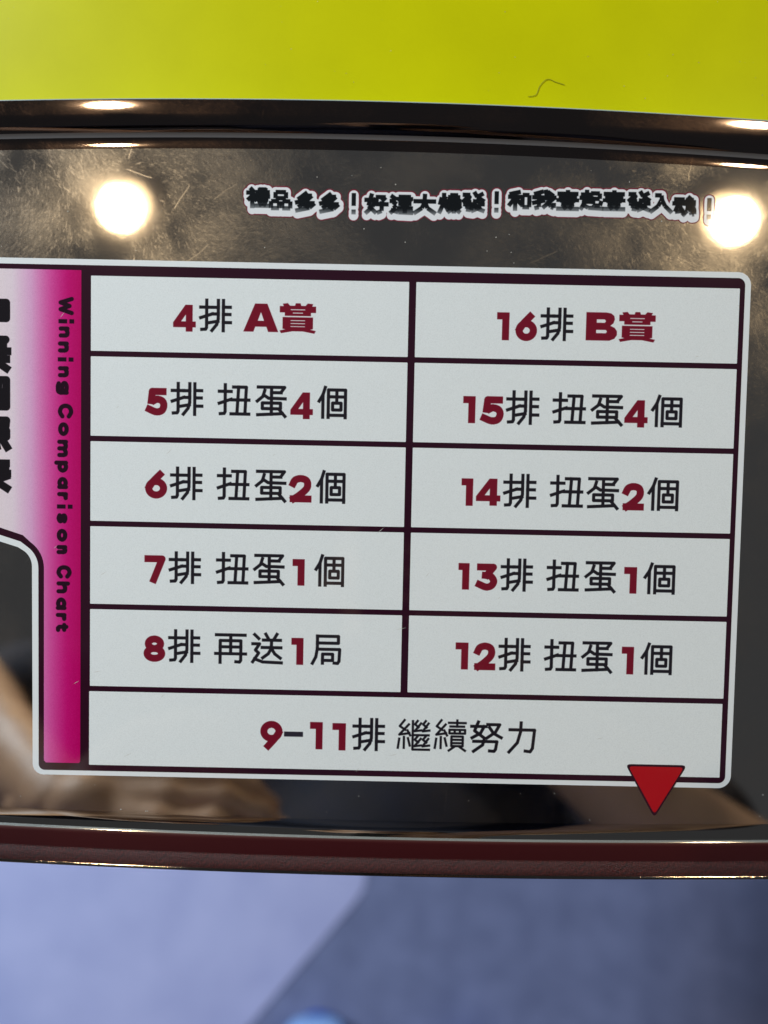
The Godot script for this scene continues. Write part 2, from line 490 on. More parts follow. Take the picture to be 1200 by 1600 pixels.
# a smooth skin over tapered bones: each bone is [from, to, radius, radius]; the field is joined with a smooth minimum and meshed as surface nets
func skin_over(st: SurfaceTool, bones: Array, cell: float, blend: float) -> void:
	var lo := Vector3.ONE * 1e6
	var hi := -lo
	for b in bones:
		var r := maxf(b[2], b[3]) + cell * 3.0 + blend
		for v in [b[0], b[1]]:
			lo = lo.min(v - Vector3.ONE * r)
			hi = hi.max(v + Vector3.ONE * r)
	var nx := int((hi.x - lo.x) / cell) + 2
	var ny := int((hi.y - lo.y) / cell) + 2
	var nz := int((hi.z - lo.z) / cell) + 2
	var f := PackedFloat32Array()
	f.resize(nx * ny * nz)
	f.fill(1.0)
	for b in bones:
		var a: Vector3 = b[0]
		var e: Vector3 = b[1]
		var d := e - a
		var dd := maxf(d.length_squared(), 1e-9)
		var ra: float = b[2]
		var rb: float = b[3]
		var m := maxf(ra, rb) + cell * 2.0 + blend
		var p0 := (a.min(e) - Vector3.ONE * m - lo) / cell
		var p1 := (a.max(e) + Vector3.ONE * m - lo) / cell
		for z in range(maxi(int(p0.z), 0), mini(int(p1.z) + 1, nz - 1) + 1):
			for y in range(maxi(int(p0.y), 0), mini(int(p1.y) + 1, ny - 1) + 1):
				for x in range(maxi(int(p0.x), 0), mini(int(p1.x) + 1, nx - 1) + 1):
					var p := lo + Vector3(x, y, z) * cell - a
					var t := clampf(p.dot(d) / dd, 0.0, 1.0)
					var v := (p - d * t).length() - lerpf(ra, rb, t)
					var i := (z * ny + y) * nx + x
					var o := f[i]
					var k := maxf(blend - absf(v - o), 0.0)
					f[i] = minf(v, o) - k * k * 0.25 / maxf(blend, 1e-6)
	var at := {}
	var verts := []
	var step := [1, nx, nx * ny]
	var corner := [0, 1, nx, nx + 1, nx * ny, nx * ny + 1, nx * ny + nx, nx * ny + nx + 1]
	for z in nz - 1:
		for y in ny - 1:
			for x in nx - 1:
				var i := (z * ny + y) * nx + x
				var inside := 0
				for c in 8:
					if f[i + corner[c]] < 0.0:
						inside += 1
				if inside == 0 or inside == 8:
					continue
				var sum := Vector3.ZERO
				var n := 0
				for c in 8:
					for ax in 3:
						if c & (1 << ax):
							continue
						var c2 := c | (1 << ax)
						var va := f[i + corner[c]]
						var vb := f[i + corner[c2]]
						if (va < 0.0) == (vb < 0.0):
							continue
						var q := Vector3(c & 1, (c >> 1) & 1, (c >> 2) & 1)
						q[ax] = va / (va - vb)
						sum += q
						n += 1
				at[i] = verts.size()
				verts.append(lo + (Vector3(x, y, z) + sum / n) * cell)
	for i in at:
		for ax in 3:
			var va := f[i]
			var vb := f[i + step[ax]]
			if (va < 0.0) == (vb < 0.0):
				continue
			var s1: int = step[(ax + 1) % 3]
			var s2: int = step[(ax + 2) % 3]
			if not (at.has(i - s1) and at.has(i - s2) and at.has(i - s1 - s2)):
				continue
			var q := [at[i], at[i - s1], at[i - s1 - s2], at[i - s2]]
			if va < 0.0:
				q.reverse()
			for j in [0, 1, 2, 0, 2, 3]:
				st.add_vertex(verts[q[j]])

func body_mesh(sets: Array) -> ArrayMesh:
	var st := SurfaceTool.new()
	st.begin(Mesh.PRIMITIVE_TRIANGLES)
	st.set_smooth_group(0)
	for s in sets:
		skin_over(st, s[0], s[1], s[2])
	st.index()
	st.generate_normals()
	return st.commit()

# bones of a finger through the given joints
func finger(out: Array, pts: Array, r: float) -> void:
	for i in pts.size() - 1:
		out.append([pts[i], pts[i + 1], r * (1.0 - 0.1 * i), r * (1.0 - 0.1 * (i + 1))])

# ---------------------------------------------------------------- the scene

func _ready() -> void:
	rng.seed = 20240607
	set_glyphs()
	var tilt := deg_to_rad(SLOPE)
	panel_basis = Basis(Vector3(1, 0, 0), Vector3(0, cos(tilt), -sin(tilt)), Vector3(0, sin(tilt), cos(tilt)))

	# camera
	var eye := ORIGIN + panel_basis * (Vector3(-37.2, 78.8, 1200.7) * K)
	var look := Basis(panel_basis * Vector3(0.999796, 0.020152, -0.001571), panel_basis * Vector3(-0.020202, 0.998780, -0.045070), panel_basis * Vector3(0.000661, 0.045092, 0.998983))
	var cam := Camera3D.new()
	cam.name = "camera"
	var lens := CameraAttributesPhysical.new()
	lens.frustum_focal_length = 18.03
	lens.frustum_focus_distance = 0.3
	lens.frustum_near = 0.01
	lens.frustum_far = 60.0
	lens.exposure_aperture = 2.1
	cam.attributes = lens
	cam.fov = 67.27
	cam.near = 0.01
	cam.far = 60.0
	cam.transform = Transform3D(look.orthonormalized(), eye)
	add_child(cam, true)
	cam.current = true

	# surroundings: dim indoor air, no sky
	var we := WorldEnvironment.new()
	we.name = "world_environment"
	var env := Environment.new()
	env.background_mode = Environment.BG_COLOR
	env.background_color = Color(0.062, 0.065, 0.071).linear_to_srgb()
	env.tonemap_mode = Environment.TONE_MAPPER_LINEAR
	env.tonemap_exposure = 1.07
	env.sdfgi_enabled = true
	env.ssao_enabled = true
	env.ssil_enabled = true
	we.environment = env
	add_child(we, true)

	# lamps: two warm round downlights and an added cool panel light out of view
	downlight(Vector3(-0.698, 2.93, 0.185), "round warm ceiling downlight mirrored in the upper left of the black panel")
	downlight(Vector3(0.868, 2.93, 0.187), "round warm ceiling downlight mirrored at the right end of the slogan")
	panel_light(Vector3(-1.5, 2.85, -0.7))

	floor_and_pale_area(eye, look)
	lime_board()
	chart_panel()
	hairs()
	dust()
	phone(eye, look)
	person(eye, look)

func downlight(at: Vector3, label: String) -> void:
	var o := thing("ceiling_downlight", label, "lamp", at, "warm ceiling downlights")
	var st := SurfaceTool.new()
	st.begin(Mesh.PRIMITIVE_TRIANGLES)
	st.set_smooth_group(-1)
	var prof := [Vector2(0.041, 0.03), Vector2(0.048, 0.0), Vector2(0.074, -0.004), Vector2(0.077, 0.0), Vector2(0.077, 0.09), Vector2(0.0, 0.09)]
	for i in prof.size() - 1:
		for k in 40:
			var a := TAU * k / 40.0
			var b := TAU * (k + 1) / 40.0
			var p: Vector2 = prof[i]
			var q: Vector2 = prof[i + 1]
			var v := [Vector3(cos(a) * p.x, p.y, sin(a) * p.x), Vector3(cos(b) * p.x, p.y, sin(b) * p.x), Vector3(cos(b) * q.x, q.y, sin(b) * q.x), Vector3(cos(a) * q.x, q.y, sin(a) * q.x)]
			for j in [0, 1, 2, 0, 2, 3]:
				st.add_vertex(v[j])
	st.generate_normals()
	part("lamp_housing", st.commit(), mat(rgb8(210, 206, 198), 0.4), o)
	var disc := CylinderMesh.new()
	disc.top_radius = 0.04
	disc.bottom_radius = 0.04
	disc.height = 0.006
	disc.radial_segments = 48
	var m := mat(rgb8(255, 244, 225), 0.4)
	m.emission_enabled = true
	m.emission = Color(1.0, 0.86, 0.66)
	m.emission_energy_multiplier = 6.0
	var d := part("lamp_lens", disc, m, o)
	d.position.y = 0.026
	var l := SpotLight3D.new()
	l.name = "light"
	l.light_color = Color(1.0, 0.87, 0.68)
	l.light_energy = 0.6
	l.light_size = 0.036
	l.spot_angle = 62.0
	l.spot_range = 8.0
	l.spot_attenuation = 2.0
	l.shadow_enabled = true
	o.add_child(l, true)
	l.position.y = -0.08
	l.rotation_degrees.x = -90

func panel_light(at: Vector3) -> void:  # added unseen source of cool fill for the print, floor and hand
	var o := thing("added_panel_light", "added unseen square cool white panel light to the left of the black panel", "lamp", at)
	var frame := BoxMesh.new()
	frame.size = Vector3(0.66, 0.05, 0.66)
	part("lamp_frame", frame, mat(rgb8(200, 202, 205), 0.4), o).position.y = 0.027
	var face := BoxMesh.new()
	face.size = Vector3(0.6, 0.006, 0.6)
	var m := mat(rgb8(240, 245, 250), 0.5)
	m.emission_enabled = true
	m.emission = Color(0.82, 0.93, 1.0)
	m.emission_energy_multiplier = 2.0
	part("lamp_diffuser", face, m, o)
	var l := AreaLight3D.new()
	l.name = "light"
	l.area_size = Vector2(0.6, 0.6)
	l.area_range = 8.0
	l.area_attenuation = 2.0
	l.light_color = Color(0.87, 0.94, 1.0)
	l.light_energy = 8.9
	l.shadow_enabled = true
	o.add_child(l, true)
	l.position.y = -0.012
	l.rotation_degrees.x = -90

func floor_and_pale_area(eye: Vector3, look: Basis) -> void:
	var st := SurfaceTool.new()
	st.begin(Mesh.PRIMITIVE_TRIANGLES)
	for v in [Vector3(-12, 0, -12), Vector3(12, 0, -12), Vector3(12, 0, 12), Vector3(-12, 0, -12), Vector3(12, 0, 12), Vector3(-12, 0, 12)]:
		st.set_normal(Vector3.UP)
		st.add_vertex(v)
	var m := mat(Color.WHITE, 0.7)
	m.albedo_texture = noise_tex(0.012, rgb8(88, 98, 136), rgb8(110, 120, 160), 512, 5, 3)
	m.uv1_triplanar = true
	m.uv1_world_triplanar = true
	m.uv1_scale = Vector3.ONE * 2.2
	var o := part("floor", st.commit(), m, self)
	o.set_meta("kind", "structure")
	o.set_meta("label", "blue grey floor far below the panel, out of focus")
	# the pale area of floor: its corner lies below the panel and one edge runs off to the lower left
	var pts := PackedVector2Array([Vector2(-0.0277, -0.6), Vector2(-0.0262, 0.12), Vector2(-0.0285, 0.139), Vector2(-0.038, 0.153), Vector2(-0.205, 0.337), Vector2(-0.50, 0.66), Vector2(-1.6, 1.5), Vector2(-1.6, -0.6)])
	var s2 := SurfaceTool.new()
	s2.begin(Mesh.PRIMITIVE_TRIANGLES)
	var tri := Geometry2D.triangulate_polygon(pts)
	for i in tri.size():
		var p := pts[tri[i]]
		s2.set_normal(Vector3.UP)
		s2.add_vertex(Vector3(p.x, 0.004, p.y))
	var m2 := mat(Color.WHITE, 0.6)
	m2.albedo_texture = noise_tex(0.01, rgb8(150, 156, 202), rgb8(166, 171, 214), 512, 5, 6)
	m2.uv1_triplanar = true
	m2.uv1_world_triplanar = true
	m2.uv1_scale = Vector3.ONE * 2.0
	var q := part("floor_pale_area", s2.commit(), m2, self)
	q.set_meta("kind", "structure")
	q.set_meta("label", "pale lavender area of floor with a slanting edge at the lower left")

func top_edge(x: float) -> float:
	return 650.0 - 4.0e-5 * (x + 130.0) * (x + 130.0) - 7.0

func bottom_edge(x: float) -> float:
	return -555.0 + 2.6e-5 * (x - 20.0) * (x - 20.0)

# sweeps a profile along the panel's bowed edge. Each point of the profile is (distance inward from the edge, height, slope in degrees)
func sweep(profile: Array, at_top: bool, x0 := -920.0, x1 := 920.0) -> ArrayMesh:
	var st := SurfaceTool.new()
	st.begin(Mesh.PRIMITIVE_TRIANGLES)
	var n := 72
	for i in n:
		for j in profile.size() - 1:
			for c in ([[0, 0], [1, 1], [1, 0], [0, 0], [0, 1], [1, 1]] if at_top else [[0, 0], [1, 0], [1, 1], [0, 0], [1, 1], [0, 1]]):
				var x := lerpf(x0, x1, (i + c[0]) / float(n))
				var p: Vector3 = profile[j + c[1]]
				var y := top_edge(x) - p.x if at_top else bottom_edge(x) + p.x
				var a := deg_to_rad(p.z)
				st.set_normal(Vector3(0, sin(a), cos(a)))
				st.set_uv(Vector2((x + 920.0) / 1840.0, (650.0 - y) / 1300.0))
				st.add_vertex(Vector3(x, y, p.y) * K)
	return st.commit()

# a profile from a list of (distance inward, slope in degrees): heights follow by adding up the slopes
func profile_from(list: Array, z_start: float, at_top: bool) -> Array:
	var out := []
	var z := z_start
	for i in list.size() - 1:
		var a: Vector2 = list[i]
		var b: Vector2 = list[i + 1]
		for k in 6:
			var t := k / 6.0
			var s := lerpf(a.x, b.x, t)
			var g := lerpf(a.y, b.y, t)
			out.append(Vector3(s, z, g))
			var ds := (a.x - b.x) / 6.0                 # moves outward
			var gm := lerpf(a.y, b.y, t + 1.0 / 12.0)
			z += ds * tan(deg_to_rad(gm)) * (-1.0 if at_top else 1.0)
	var last: Vector2 = list[list.size() - 1]
	out.append(Vector3(last.x, z, last.y))
	return out

func lift(profile: Array, by: float) -> Array:
	var out := []
	for p in profile:
		out.append(p + Vector3(0, by, 0))
	return out

# a narrow strip lying just proud of a stretch of a profile
func sheen_strip(profile: Array, from: float, to: float) -> Array:
	var out := []
	for p in profile:
		if p.x >= from and p.x <= to:
			out.append(p + Vector3(0, 0.12, 0))
	return out

func chart_panel() -> void:
	var o := thing("chart_panel", "glossy black sign panel printed with the white prize table and slogan", "sign panel", ORIGIN)
	o.basis = panel_basis
	var print_tex := make_print()
	var smears := make_smears()

	var face_m := mat(Color(0.50, 0.475, 0.44).linear_to_srgb(), 0.035, 1.0)
	var rim_m := mat(Color(0.38, 0.36, 0.33).linear_to_srgb(), 0.045, 1.0)
	var film_m := mat(Color(0.74, 0.73, 0.71, 0.27), 0.27, 1.0)
	film_m.albedo_texture = smears
	film_m.transparency = BaseMaterial3D.TRANSPARENCY_ALPHA
	var thin_film_m: StandardMaterial3D = film_m.duplicate()
	thin_film_m.albedo_color = Color(0.6, 0.5, 0.45, 0.07)
	var bar_m: StandardMaterial3D = rim_m.duplicate()
	bar_m.albedo_color = Color(0.12, 0.10, 0.095).linear_to_srgb()
	var ink_m := mat(Color.WHITE, 0.6, 0.0, 0.1)
	ink_m.albedo_texture = print_tex
	ink_m.clearcoat_enabled = true
	ink_m.clearcoat = 1.0
	ink_m.clearcoat_roughness = 0.05
	var dark_m := mat(rgb8(44, 14, 30), 0.6, 0.0, 0.1)
	dark_m.clearcoat_enabled = true
	dark_m.clearcoat = 1.0
	dark_m.clearcoat_roughness = 0.05
	var white_m := mat(rgb8(222, 226, 226), 0.6, 0.0, 0.1)
	white_m.clearcoat_enabled = true
	white_m.clearcoat = 1.0
	white_m.clearcoat_roughness = 0.05

	# the face, flat, between the two shaped edges
	var st := SurfaceTool.new()
	st.begin(Mesh.PRIMITIVE_TRIANGLES)
	for i in 72:
		for c in [[0, 0], [1, 1], [1, 0], [0, 0], [0, 1], [1, 1]]:
			var x := lerpf(-920.0, 920.0, (i + c[0]) / 72.0)
			var y := top_edge(x) - 66.0 if c[1] == 1 else bottom_edge(x) + 88.0
			st.set_normal(Vector3(0, 0, 1))
			st.set_uv(Vector2((x + 920.0) / 1840.0, (650.0 - y) / 1300.0))
			st.add_vertex(Vector3(x, y, 0) * K)
	var sheet := part("face_sheet", st.commit(), face_m, o)
	var film := part("smear_film", sheet.mesh, film_m, o)
	film.position = panel_basis.inverse() * (panel_basis * Vector3(0, 0, 0.1 * K))

	# upper edge: a hollow, then a raised rounded bar
	var up := profile_from([Vector2(66, 0), Vector2(60, -2.5), Vector2(55, -6), Vector2(49, -22), Vector2(43, -40), Vector2(32, -22), Vector2(20, -5.3), Vector2(9, -3.75), Vector2(1, -2.7), Vector2(0, 0)], 0.0, true)
	part("upper_bar", sweep(up, true), bar_m, o)
	part("bar_smears", sweep(lift(up, 0.08), true), thin_film_m, o)
	part("upper_sheen_strip", sweep(sheen_strip(up, 43.5, 50.0), true), mat(rgb8(96, 96, 98), 0.4), o)  # line of reflected light painted as a pale grey strip
	var zt: float = up[up.size() - 1].y
	part("upper_rim", sweep([Vector3(0, zt, 0), Vector3(-1.4, zt - 0.7, 45), Vector3(-2.2, zt - 2.4, 70), Vector3(-2.6, zt - 60, 88)], true), mat(rgb8(150, 168, 176), 0.25), o)  # pale blue grey puts the light caught by this edge into its colour

	# lower edge: a hollow, then a dark red lip with a scuffed ridge and a shiny rim
	var low := profile_from([Vector2(88, 0), Vector2(78, 4), Vector2(70, 12), Vector2(60, 26)], 0.0, false)
	var sheen_m := mat(rgb8(116, 120, 116), 0.4)  # highlight along the hollow, put into the colour of a pale strip
	sheen_m.clearcoat_enabled = true
	sheen_m.clearcoat = 1.0
	sheen_m.clearcoat_roughness = 0.08
	sheen_m.normal_enabled = true
	sheen_m.normal_scale = 0.5
	sheen_m.normal_texture = noise_normal(0.06, 8.0, 512, 4, 61)
	sheen_m.uv1_triplanar = true
	sheen_m.uv1_scale = Vector3.ONE * 50.0
	part("lower_hollow", sweep(low, false), rim_m, o)
	part("lower_sheen_strip", sweep(sheen_strip(low, 60.0, 64.5), false), sheen_m, o)
	var z1: float = low[low.size() - 1].y
	var lip := profile_from([Vector2(60, 26), Vector2(57, 8), Vector2(54, -6), Vector2(40, -8), Vector2(29, -10)], z1, false)
	var red_m := mat(rgb8(60, 14, 17), 0.42)
	part("red_lip", sweep(lip, false), red_m, o)
	var z2: float = lip[lip.size() - 1].y
	var ridge := profile_from([Vector2(29, -10), Vector2(26, 20), Vector2(19, 10), Vector2(12, 0), Vector2(5, -14)], z2, false)
	var scuff_m := mat(rgb8(110, 46, 43), 0.5)
	scuff_m.albedo_texture = noise_tex(0.05, rgb8(40, 30, 30), rgb8(255, 240, 235), 512, 5, 21)
	scuff_m.uv1_triplanar = true
	scuff_m.uv1_scale = Vector3(60, 22, 22)
	scuff_m.normal_enabled = true
	scuff_m.normal_texture = noise_normal(0.12, 6.0, 512, 4, 22)
	var edge_m: StandardMaterial3D = rim_m.duplicate()
	edge_m.normal_enabled = true
	edge_m.normal_scale = 0.05
	edge_m.albedo_color = Color(0.2, 0.18, 0.16).linear_to_srgb()
	edge_m.normal_texture = sheen_m.normal_texture
	edge_m.uv1_triplanar = true
	edge_m.uv1_scale = Vector3.ONE * 50.0
	part("scuffed_ridge", sweep(ridge, false), scuff_m, o)
	var z3: float = ridge[ridge.size() - 1].y
	part("lower_rim", sweep([Vector3(5, z3, -14), Vector3(4.5, z3, 27), Vector3(1.8, z3 + 1.1, 19), Vector3(0.8, z3 + 1.2, -20), Vector3(0, z3, -50), Vector3(-0.5, z3 - 40, -88)], false), edge_m, o)

	# the printed table, in thin layers of ink: white outline, dark ground, cells
	var outer := PackedVector2Array()
	outer.append_array(arc(Vector2(500, 385), 20, 0, 90))
	outer.append_array(PackedVector2Array([Vector2(-700, 405)]))
	outer.append_array(PackedVector2Array([Vector2(-715, 395), Vector2(-715, -24), Vector2(-700, -33), Vector2(-640, -33), Vector2(-610, -42)]))
	outer.append_array(arc(Vector2(-618, -72), 30, 52, 0))
	outer.append_array(arc(Vector2(-570, -386), 17, 180, 270))
	outer.append_array(arc(Vector2(500, -383), 20, 270, 360))
	part("white_outline", prism(outer, 0.0, 0.2), white_m, o)
	var ground := PackedVector2Array()
	ground.append_array(arc(Vector2(500, 385), 11, 0, 90))
	ground.append_array(PackedVector2Array([Vector2(-700, 396), Vector2(-706, 388), Vector2(-706, -16), Vector2(-700, -24), Vector2(-642, -22), Vector2(-606, -33)]))
	ground.append_array(arc(Vector2(-618, -74), 40, 55, 0))
	ground.append_array(arc(Vector2(-568, -386), 9.5, 180, 270))
	ground.append_array(arc(Vector2(500, -384), 11, 270, 360))
	part("table_border", prism(ground, 0.2, 0.4), dark_m, o)
	var strip := PackedVector2Array([Vector2(-511.5, 388), Vector2(-695, 388), Vector2(-695, -14), Vector2(-640, -11), Vector2(-602, -23)])
	strip.append_array(arc(Vector2(-618, -74), 49, 55, 0))
	strip.append_array(PackedVector2Array([Vector2(-569, -380), Vector2(-566, -383.5), Vector2(-514, -383.5), Vector2(-511.5, -381)]))
	part("title_strip", prism(strip, 0.4, 0.6), ink_m, o)
	var lines := [261.0, 130.0, -2.5, -133.0, -263.5]
	var top := 380.0
	for r in 5:
		var low_y: float = lines[r] + 4.3
		part("table_cell", prism(rounded(-496.5, low_y, -6.3, top, 1.0), 0.4, 0.6), ink_m, o)
		part("table_cell", prism(rounded(4.8, low_y, 503.0, top, 1.0), 0.4, 0.6), ink_m, o)
		top = lines[r] - 4.3
	part("table_cell", prism(rounded(-497.5, -385.8, 502.0, top, 1.0), 0.4, 0.6), ink_m, o)

	# the red pointer over the lower border
	var tri_dark := round_triangle(Vector2(352, -367), Vector2(450, -367), Vector2(401, -453), 9.0)
	part("pointer_edge", prism(tri_dark, 0.6, 0.8), dark_m, o)
	var tri_red := round_triangle(Vector2(357, -370.5), Vector2(445, -370.5), Vector2(401, -447), 7.0)
	var red_ink := mat(rgb8(170, 16, 28), 0.6, 0.0, 0.1)
	red_ink.clearcoat_enabled = true
	red_ink.clearcoat = 1.0
	red_ink.clearcoat_roughness = 0.05
	part("red_pointer", prism(tri_red, 0.8, 1.0), red_ink, o)

	# the slogan: one piece for each character, cut along its white edge
	var step := 0
	for item in SLOGAN.split(";"):
		var w := item.strip_edges().split(" ", false)
		var shape := glyph_outline(w[0], Vector2(float(w[1]), float(w[2])), float(w[3]) * 0.52, float(w[4]) * 0.5)
		part("slogan_character", prism(shape, 0.0, 0.2 + 0.06 * (step % 2)), ink_m, o)
		step += 1

func arc(c: Vector2, r: float, a0: float, a1: float) -> PackedVector2Array:
	var p := PackedVector2Array()
	for i in 9:
		p.append(c + Vector2.from_angle(deg_to_rad(lerpf(a0, a1, i / 8.0))) * r)
	return p

func round_triangle(a: Vector2, b: Vector2, c: Vector2, r: float) -> PackedVector2Array:
	var p := PackedVector2Array()
	var v := [a, b, c]
	for i in 3:
		var q: Vector2 = v[i]
		var s: Vector2 = q + (v[(i + 2) % 3] - q).normalized() * r
		var e: Vector2 = q + (v[(i + 1) % 3] - q).normalized() * r
		for k in 6:
			var t := k / 5.0
			p.append(s.lerp(q, t).lerp(q.lerp(e, t), t))
	return p

func glyph_outline(g: String, c: Vector2, hx: float, hy: float) -> PackedVector2Array:
	var all: Array[PackedVector2Array] = []
	for line in glyphs[g]:
		for drop in [0.0, -5.0]:
			var q := PackedVector2Array()
			for v in line:
				q.append(c + Vector2((hx - 2.8) * (v.x / 50.0 - 1.0), -(hy - 2.8) * (v.y / 50.0 - 1.0) + drop))
			for poly in Geometry2D.offset_polyline(q, 9.4 if drop == 0.0 else 9.0, Geometry2D.JOIN_ROUND, Geometry2D.END_ROUND):
				if not Geometry2D.is_polygon_clockwise(poly):
					all.append(poly)
	var again := true
	while again and all.size() > 1:
		again = false
		for i in range(1, all.size()):
			var outer := []
			for m in Geometry2D.merge_polygons(all[0], all[i]):
				if not Geometry2D.is_polygon_clockwise(m):
					outer.append(m)
			if outer.size() == 1:
				all[0] = outer[0]
				all.remove_at(i)
				again = true
				break
	return all[0]

func lime_board() -> void:
	var o := thing("lime_board", "bright lime green board behind the top edge of the black panel", "board", ORIGIN)
	o.basis = panel_basis
	var m := mat(rgb8(196, 196, 2), 0.36, 0.0, 0.22)
	m.albedo_texture = noise_tex(0.008, rgb8(246, 246, 246), rgb8(255, 255, 255), 512, 5, 31)
	m.uv1_triplanar = true
	m.uv1_scale = Vector3.ONE * 5.0
	part("board_sheet", prism(rounded(-930, 560, 930, 1250, 6), -42, -30), m, o)
	part("board_bead", sweep([Vector3(-9, -30.2, 0), Vector3(-10, -29.6, -30), Vector3(-14, -29.2, 0), Vector3(-21, -29.3, 9), Vector3(-23, -30.2, 30)], true), m, o)

func hairs() -> void:
	var hair_m := mat(rgb8(126, 122, 14), 0.6)
	var pts := []
	for p in smooth_line(PackedVector2Array([Vector2(174, 677), Vector2(186, 680), Vector2(192, 694), Vector2(203, 704), Vector2(216, 700), Vector2(230, 696)])):
		pts.append(Vector3(p.x, p.y, -29.0) * K)
	var o := thing("stray_hair", "short curled dark hair lying on the lime board", "hair", ORIGIN)
	o.basis = panel_basis
	part("strand", tube(pts, 0.36 * K), hair_m, o)

func dust() -> void:
	var st := SurfaceTool.new()
	st.begin(Mesh.PRIMITIVE_TRIANGLES)
	for i in 44:
		var c := Vector3(rng.randf_range(-640, 590), rng.randf_range(410, 560) if i < 30 else rng.randf_range(-470, -405), 0.5)
		var r := rng.randf_range(0.35, 1.0) * (1.5 if rng.randf() > 0.93 else 1.0)
		var p := []
		for k in 5:
			p.append((c + Vector3(cos(TAU * k / 5.0) * r * rng.randf_range(0.6, 1.4), sin(TAU * k / 5.0) * r, 0)) * K)
		var tip := (c + Vector3(0, 0, r * 0.7)) * K
		for k in 5:
			for v in [tip, p[(k + 1) % 5], p[k]]:
				st.add_vertex(v)
	for i in 40:
		var c := Vector3(rng.randf_range(-640, 590), rng.randf_range(670, 860), -29.5)
		var r := rng.randf_range(0.25, 0.7)
		for v in [Vector3(-r, -r, 0), Vector3(0, r, r * 0.5), Vector3(r, -r * 0.6, 0)]:
			st.add_vertex((c + v) * K)
	for i in 22:
		var c := Vector3(rng.randf_range(-560, 500), rng.randf_range(-390, 390), 0.68)
		var a := rng.randf_range(0.1, 0.9)
		var d := Vector3(cos(a), sin(a), 0) * rng.randf_range(2.0, 9.0)
		var w := Vector3(-sin(a), cos(a), 0) * 0.35
		for v in [c - d, c + w, c + d, c - d, c + d, c - w]:
			st.add_vertex(v * K)
	st.generate_normals()
	var o := part("dust_specks", st.commit(), mat(rgb8(190, 188, 180), 0.8), self)
	o.transform = Transform3D(panel_basis, ORIGIN)
	o.set_meta("kind", "stuff")
	o.set_meta("label", "tiny pale specks of dust and fine nicks scattered over the panel and board")
	o.set_meta("category", "dust")

func phone(eye: Vector3, look: Basis) -> void:
	var o := thing("smartphone", "black smartphone held over the panel by the person taking the picture", "smartphone", eye)
	o.basis = look
	var st := prism_box(Vector3(0.015, -0.05, 0.0095), Vector3(0.072, 0.15, 0.008), 0.009)
	part("phone_body", st, mat(rgb8(24, 25, 28), 0.25), o)
	var scr := BoxMesh.new()
	scr.size = Vector3(0.066, 0.142, 0.0006)
	part("phone_screen", scr, mat(rgb8(10, 11, 13), 0.1), o).position = Vector3(0.015, -0.05, 0.0139)

func prism_box(c: Vector3, size: Vector3, r: float) -> ArrayMesh:
	var p := rounded(c.x - size.x / 2, c.y - size.y / 2, c.x + size.x / 2, c.y + size.y / 2, r)
	for i in p.size():
		p[i] /= K
	var m := prism(p, (c.z - size.z / 2) / K, (c.z + size.z / 2) / K)
	var st := SurfaceTool.new()
	st.append_from(m, 0, Transform3D.IDENTITY)
	st.append_from(m, 0, Transform3D(Basis(Vector3.RIGHT, PI), Vector3(0, c.y * 2, c.z * 2)))
	return st.commit()

